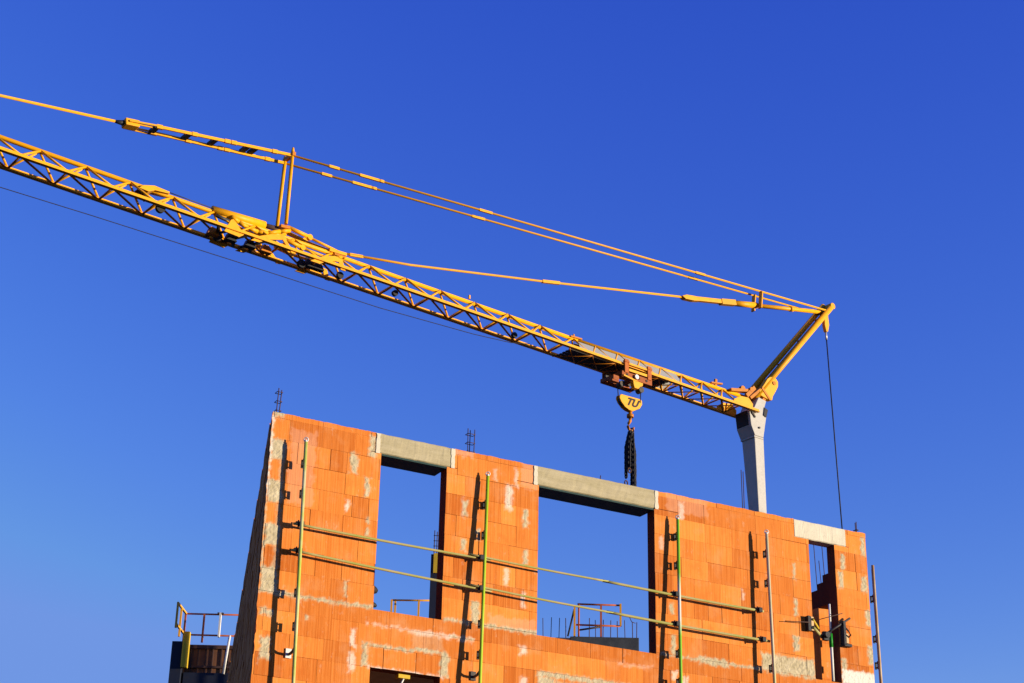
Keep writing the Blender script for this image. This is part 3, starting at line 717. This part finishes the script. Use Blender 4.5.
q = MB(); q.prism([(22.88, 23.58), (22.76, 23.70), (22.45, 23.79), (22.0, 23.76), (22.0, 23.70), (22.42, 23.66), (22.6, 23.56)], -.16, .16); q.build('hinge_shell', Y_, gear, .01)
q = MB(); q.bar((22.86, 0, 23.58), (22.55, 0, 23.40), .26, .08); q.build('shell_end', M['rust'], gear)
q = MB(); q.tube((22.2, .05, 23.80), (20.6, .05, 23.76), .014, 8); q.tube((20.6, .2, 23.50), (20.2, .2, 23.46), .05, 8); q.build('hose', M['steel'], gear)
for s_ in (20.55, 20.0, 19.4, 18.9, 17.5, 17.2):
    q = MB(); q.prism([(s_ - .16, 22.99), (s_ - .06, 23.18), (s_ + .10, 23.20), (s_ + .18, 22.99)], -.09, .09); q.build('floor_bracket', M['orange_yellow'] if s_ in (20.55, 18.9) else M['black'], gear)
for s_ in (20.2, 19.7, 19.15):
    q = MB(); q.tube((s_, -.42, 23.1), (s_ + .4, .42, 23.1), .05, 8); q.tube((s_, .42, 23.1), (s_ + .4, -.42, 23.1), .04, 8); q.build('cross_brace', M['black'], gear)

# king post and pendant lines
kp = bpy.data.objects.new('king_post', None); COL.objects.link(kp); kp.parent = crane
for y in (-.21, .21): MB().tube((18.47, y * 1.2, 23.93), (18.41, y * .95, 26.30), .052, 10).build('post', Y_, kp)
q = MB(); q.bar((18.40, -.28, 26.20), (18.40, .28, 26.20), .10, .12); q.build('head_crossbar', M['orange_yellow'], kp)
q = MB(); q.tube((18.41, .2, 26.28), (18.41, .2, 26.42), .05, 10, .03); q.build('post_tip', Y_, kp)
pend = bpy.data.objects.new('pendant_line', None); COL.objects.link(pend); pend.parent = crane
pr = .034
TOPP = Vector((-3.75, 0, 27.93))
for y in (-.20, .20):
    hz = -.08 if y < 0 else 0
    a_, b_ = Vector((18.40, y, 26.17 + hz)), Vector((TOPP.x, y * .8, TOPP.z + .4 * hz))
    MB().tube(a_, b_, pr, 8).build('pendant_rod', M['yellow_rod'], pend)
    for s_, l in ((16.15, .75), (17.2, .35), (11.8, .5), (2.7, .45), (15.5, .2)):
        f_ = (18.40 - s_) / (18.40 - TOPP.x); c0 = a_.lerp(b_, f_); f2 = (18.40 - s_ + l) / (18.40 - TOPP.x); c1 = a_.lerp(b_, f2)
        MB().bar(c0, c1, .07, .085).build('rod_coupling', Y_, pend, .01)
    # flat folded bars on the tip side of the king post
    e_ = Vector((23.38, y * .9, 25.42))
    MB().bar(a_, a_.lerp(e_, .84), .05, .085).build('folding_bar', Y_, pend)
    MB().bar(a_.lerp(e_, .82) + Vector((0, .03, .01)), e_, .03, .05).build('folding_bar', M['yellow_rod'], pend)
    MB().bar(a_.lerp(e_, .80) - Vector((0, .06, .02)), e_ - Vector((0, .05, .03)), .03, .05).build('folding_bar', M['yellow_rod'], pend)
    for f_ in (.10, .36, .40, .60, .81): MB().bar(a_.lerp(e_, f_), a_.lerp(e_, f_ + .035), .08, .115).build('bar_clip', Y_, pend, .008)
A0, E0 = Vector((18.40, 0, 26.17)), Vector((23.42, 0, 25.40))
for f_, w in ((.22, .10), (.47, .05), (.63, .09), (.27, .03), (.82, .03)): MB().bar(A0.lerp(E0, f_), A0.lerp(E0, f_ + .028), .40, .09).build('spreader', M['black'], pend)
q = MB(); q.bar(E0 - Vector((.35, 0, -.06)), E0 + Vector((.05, 0, 0)), .30, .20); q.build('end_yoke', Y_, pend, .02)
q = MB(); q.tube(E0, E0 + Vector((.30, 0, -.05)), .09, 10, .04); q.build('end_socket', M['black'], pend)
MB().tube(E0 + Vector((.25, 0, -.04)), (34.3, 0, zt(34.3) + .02), .040, 8).build('tip_rod', M['yellow_rod'], pend)
# inner tie from the folding joint to the strut head
tie = bpy.data.objects.new('inner_tie', None); COL.objects.link(tie); tie.parent = crane
tp = [(16.3, 0, 23.80), (14.11, 0, 24.14), (9.03, 0, 25.17), (3.17, 0, 26.42)]
MB().path(tp, .038, 8).build('tie_rod', M['yellow_rod'], tie)
MB().bar((9.15, 0, 25.145), (8.45, 0, 25.295), .10, .10).build('sleeve', Y_, tie, .01)
MB().bar((16.2, 0, 23.81), (15.75, 0, 23.88), .07, .09).build('tie_end', Y_, tie, .01)
q = MB(); q.prism([(3.25, 26.42), (3.05, 26.52), (2.7, 26.58), (2.45, 26.60), (2.40, 26.48), (2.7, 26.40), (3.1, 26.35)], -.10, .10)
q.build('fork_end', Y_, tie, .02)
MB().bar((2.6, 0, 26.52), (1.35, 0, 26.79), .16, .15).build('link_bar', Y_, tie, .015)
MB().bar((1.40, 0, 26.77), (.72, 0, 26.93), .20, .20).build('link_bar', M['yellow_rod'], tie, .015)
MB().tube((.75, 0, 26.92), (-.35, 0, 27.16), .10, 12, .11).build('link_tube', Y_, tie)
MB().tube((-.30, 0, 27.15), (-3.7, 0, 27.90), .075, 12).build('link_tube', Y_, tie)
MB().disc((-2.1, 0, 27.55), .10, .16, (-.97, 0, .22)).build('tie_clamp', Y_, tie)
for y in (-.17, .17): MB().bar((-.36, y, 27.0), (-.44, y, 27.66), .05, .16, (0, 1, 0)).build('hanger_plate', Y_, tie, .006)

# strut (two tubes) and head
st = bpy.data.objects.new('strut', None); COL.objects.link(st); st.parent = crane
for y in (-.17, .17): MB().tube((.10, y, 23.50 + (.22 if y < 0 else 0)), (-3.98, y, 28.08 + (.20 if y < 0 else 0)), .10, 14).build('strut_tube', Y_ if y > 0 else M['yellow_rod'], st)
q = MB()
for f_ in (.12, .38, .64, .88): p_ = Vector((.1, 0, 23.5)).lerp(Vector((-3.98, 0, 28.08)), f_); q.bar(p_ - Vector((0, .12, 0)), p_ + Vector((0, .12, 0)), .12, .06)
q.bar((.12, 0, 23.50), (-3.85, 0, 27.93), .22, .05); q.build('strut_web', M['orange_yellow'], st)
q = MB(); q.bar((-3.80, 0, 27.88), (-4.12, 0, 28.24), .44, .16); q.disc((-4.06, 0, 28.18), .12, .46); q.build('strut_head', Y_, st, .015)
q = MB(); q.bar((.35, 0, 23.45), (-.35, 0, 24.05), .50, .10); q.build('strut_foot', M['orange_yellow'], st)
q = MB(); q.prism([(-3.75, 27.80), (-3.94, 27.92), (-3.98, 27.45), (-3.90, 27.16), (-3.80, 27.16), (-3.74, 27.40)], -.07, .07); q.build('cable_socket', Y_, st, .02)
q = MB(); q.tube((-3.85, 0, 27.18), (-3.86, 0, 26.86), .035, 8); q.build('cable_clevis', M['bright_steel'], st)
q = MB(); q.tube((-3.86, 0, 26.9), (-4.12, 0, 19.0), .022, 8); q.tube((-4.12, 0, 19.0), (-4.70, 0, 1.0), .022, 8); q.build('back_stay_cable', M['black'], st)

# trolley
tr = bpy.data.objects.new('trolley', None); COL.objects.link(tr); tr.parent = crane
q = MB(); q.box(5.06, 6.32, .46, .53, 22.54, 22.74); q.box(5.06, 6.32, -.53, -.46, 22.62, 22.76); q.box(6.24, 6.32, -.458, .458, 22.63, 22.74); q.box(5.06, 5.14, -.458, .458, 22.63, 22.74); q.box(5.55, 5.70, -.458, .458, 22.64, 22.74)
q.build('trolley_frame', M['dark_red'], tr, .01)
for s_ in (5.18, 6.14):
    q = MB()
    for y in (-.56, .50): q = MB(); q.box(s_ - .08, s_ + .08, y, y + .06, 22.70, 23.16); q.box(s_ - .10, s_ + .10, y - .02, y + .08, 23.05, 23.11); q.build('hanger', M['hanger'], tr, .008)
q = MB(); q.box(5.28, 6.04, .50, .55, 23.00, 23.07); q.box(5.28, 6.04, .50, .55, 22.78, 22.87); q.build('side_rail', Y_, tr, .006)
for s_ in (5.2, 6.12):
    for y in (-.42, .42): MB().disc((s_, y, 22.86), .09, .08).build('wheel', M['steel'], tr)
MB().disc((5.76, .575, 22.64), .075, .07).build('rope_drum', M['bright_steel'], tr)
q = MB(); q.box(6.36, 6.60, .16, .44, 22.40, 22.56); q.box(6.38, 6.66, .30, .45, 22.33, 22.395); q.build('counter_box', M['dark_red'], tr, .015)
q = MB(); q.prism([(5.90, 22.52), (5.48, 22.50), (5.50, 22.40), (5.60, 22.36), (5.68, 22.26), (5.84, 22.26), (5.88, 22.38)], .42, .575); q.build('sheave_cheek', Y_, tr, .01)
q = MB(); q.disc((5.30, .2, 22.42), .10, .2); q.disc((6.10, .2, 22.42), .10, .2); q.build('sheave', M['steel'], tr)
q = MB()
for s_ in (5.30, 5.62, 6.12): q.disc((s_, .538, 22.64), .04, .02)
q.build('bolt', M['black'], tr)
MB().bar((6.28, .56, 22.58), (5.72, .56, 22.50), .03, .05).build('stiffener', Y_, tr)
for s_, y in ((6.14, .1), (5.16, .1)):
    MB().tube((s_, y, 22.45), (s_ - .03 * (1 if s_ > 5.5 else -1), y, 22.05), .016, 6).build('hoist_rope', M['black'], tr)

# hook block
hb = bpy.data.objects.new('hook_block', None); COL.objects.link(hb); hb.parent = crane
HX = lambda p: (5.57 + (p[0] - 5.62) * .94, 21.97 + (p[1] - 21.97) * .95)
out = [(6.11, 22.13), (6.04, 22.17), (5.20, 22.20), (5.13, 22.16), (5.12, 22.02), (5.22, 21.86), (5.40, 21.76), (5.56, 21.68), (5.72, 21.69), (5.90, 21.76), (6.06, 21.90), (6.13, 22.02)]; out = [HX(p) for p in out]
q = MB(); q.prism(out, .05, .10); q.prism(out, -.10, -.05); q.build('cheek_plate', Y_, hb, .02)
q = MB(); q.disc((5.92, 0, 21.98), .15, .09); q.disc((5.34, 0, 21.98), .15, .09); q.build('sheave', M['steel'], hb, 0, (.06, 0, 0))
q = MB(); q.tube((5.62, 0, 21.78), (5.63, 0, 21.50), .06, 12); q.disc((5.63, 0, 21.55), .11, .10, (0, 0, 1))
hk = [(5.63, 0, 21.5), (5.63, 0, 21.38), (5.70, 0, 21.28), (5.73, 0, 21.18), (5.68, 0, 21.08), (5.58, 0, 21.06), (5.50, 0, 21.13), (5.49, 0, 21.20)]
q.path(hk, .055, 10, .03); q.build('hook', M['orange_yellow'], hb, 0, (.10, 0, 0))
fc = bpy.data.curves.new('marking', 'FONT'); fc.body = 'TU'; fc.size = .36; fc.shear = .5; fc.extrude = .004; fc.align_x = 'CENTER'; fc.align_y = 'CENTER'; fc.offset = .014
tmp = bpy.data.objects.new('marking_src', fc); COL.objects.link(tmp)
dg = bpy.context.evaluated_depsgraph_get(); me = bpy.data.meshes.new_from_object(tmp.evaluated_get(dg)); bpy.data.objects.remove(tmp)
me.materials.clear(); me.materials.append(M['black'])
mk = bpy.data.objects.new('marking', me); COL.objects.link(mk); mk.parent = hb
mk.matrix_local = Matrix.Translation((5.56, .107, 21.965)) @ Matrix(((-1, 0, 0, 0), (0, 0, 1, 0), (0, 1, 0, 0), (0, 0, 0, 1)))

# sagging rope below the jib
q = MB(); q.path([(9.6, 0, 22.88), (10.31, 0, 22.72), (11.72, 0, 22.60), (15.07, 0, 22.46), (19.34, 0, 22.45), (24, 0, 22.42), (26.5, 0, 22.38), (30, 0, 22.45), (33.6, 0, 23.2)], .011, 6); q.build('trolley_rope', M['black'], crane)
# undercarriage
q = MB(); q.box(-2.6, .6, -1.2, 1.2, .25, .75); q.bar((-4.6, -2, .2), (2, 2, .2), .4, .35); q.bar((-4.6, 2, .2), (2, -2, .2), .4, .35); q.build('chassis', M['mast'], crane, .02)
q = MB()
for i in range(5): q.box(-5.2, -3.4, -1.2, 1.2, .4 + .5 * i, .88 + .5 * i)
q.build('ballast', M['slab'], crane, .02)

# chains hanging from the hook
CF = Matrix.Translation(CM) @ Matrix.Rotation(CROT, 4, 'Z')
c0 = Vector((5.58, 0, 18.95))
t = thing('chain_sling', CF @ (c0 - Vector((.12, 0, 0))), CROT, 'dark lifting chains hanging from the yellow hook block', 'chain sling')
q = MB(); q.ring((5.60, 0, 21.02), .10, .022, (1, 0, 0), 16, 8, 1.3, (0, 0, 1)); q.build('master_link', M['rust'], t, 0, c0)
def chain(x, y, z0, z1, x1, r_=.046):
    q = MB(); n = int((z0 - z1) / .085)
    for i in range(n):
        f_ = i / n; xx = x + (x1 - x) * min(1, f_ * 3)
        q.ring((xx + random.uniform(-.006, .006), y, z0 - .085 * i), r_, .027, (1, 0, 0) if i % 2 else (0, 1, 0), 10, 5, 1.5, (0, 0, 1))
    q.build('chain', M['black'], t, 0, c0)
chain(5.66, .05, 20.95, 18.95, 5.56); chain(5.64, -.06, 20.95, 18.98, 5.50); chain(5.66, .12, 20.9, 19.0, 5.63)
chain(5.67, .0, 20.95, 18.96, 5.60); chain(5.64, .06, 20.95, 18.99, 5.53); chain(5.71, .05, 20.95, 19.6, 5.80)
chain(5.70, .0, 20.95, 19.35, 5.84); chain(5.70, .10, 20.95, 19.75, 5.79)
for x, y, z_ in ((5.84, 0, 19.28), (5.79, .1, 19.68), (5.62, .05, 20.75), (5.70, .0, 20.85)):
    q = MB(); q.ring((x, y, z_), .06, .022, (0, 1, 0), 12, 6, 1.3, (0, 0, 1)); q.build('chain_hook', M['rust'], t, 0, c0)

# ------------------------------------------------------------------ light, sky, camera
SUN_EL, SUN_AZ = 2.2, 104.5
w = bpy.data.worlds.new('World'); sc.world = w; w.use_nodes = True
nt = w.node_tree; bg = nt.nodes['Background']
sk = nt.nodes.new('ShaderNodeTexSky'); sk.sky_type = 'NISHITA'; sk.sun_disc = False
sk.sun_elevation = R(SUN_EL); sk.sun_rotation = R(SUN_AZ); sk.ozone_density = 4; sk.dust_density = .1; sk.air_density = 1
# sky colours graded as the photograph's film does: deeper blue, flatter towards the horizon
sep = nt.nodes.new('ShaderNodeSeparateColor'); com = nt.nodes.new('ShaderNodeCombineColor')
nt.links.new(sk.outputs[0], sep.inputs[0])
CAP = (.58, 1.11, 2.75)
for i, (k_, p_) in enumerate(((14.5, 1.9), (3.2, 1.75), (2.64, .70))):
    a_ = nt.nodes.new('ShaderNodeMath'); a_.operation = 'POWER'; a_.inputs[1].default_value = p_
    b_ = nt.nodes.new('ShaderNodeMath'); b_.operation = 'MULTIPLY'; b_.inputs[1].default_value = k_
    nt.links.new(sep.outputs[i], a_.inputs[0]); nt.links.new(a_.outputs[0], b_.inputs[0]); mn = nt.nodes.new('ShaderNodeMath'); mn.operation = 'MINIMUM'; mn.inputs[1].default_value = CAP[i]; nt.links.new(b_.outputs[0], mn.inputs[0]); nt.links.new(mn.outputs[0], com.inputs[i])
nt.links.new(com.outputs[0], bg.inputs[0]); bg.inputs[1].default_value = .15

sd_ = bpy.data.lights.new('sun', 'SUN'); sd_.energy = 4.2; sd_.angle = R(.5); sd_.color = (1, .87, .68)
so = bpy.data.objects.new('sun', sd_); COL.objects.link(so)
d = Vector((math.sin(R(SUN_AZ)) * math.cos(R(SUN_EL)), math.cos(R(SUN_AZ)) * math.cos(R(SUN_EL)), math.sin(R(SUN_EL))))
so.rotation_euler = d.to_track_quat('Z', 'Y').to_euler(); so.location = (30, -10, 40)

cam = bpy.data.cameras.new('camera'); co = bpy.data.objects.new('camera', cam); COL.objects.link(co)
cam.sensor_width = 36; cam.lens = 36 * 1735 / 1024; cam.clip_end = 6000; cam.clip_start = .1
up = Vector((84.0, 3946.5, -1735.0)).normalized()        # world up seen in camera axes (x right, y up, z back)
fwd = Vector((0, 0, -1)); yy = (fwd - up * fwd.dot(up)).normalized(); xx = yy.cross(up)
co.matrix_world = Matrix.Translation((0, 0, 1.6)) @ Matrix((xx, yy, up)).to_4x4()
sc.camera = co
sc.view_settings.view_transform = 'Standard'; sc.view_settings.look = 'None'
sc.view_settings.exposure = .9; sc.view_settings.gamma = 1
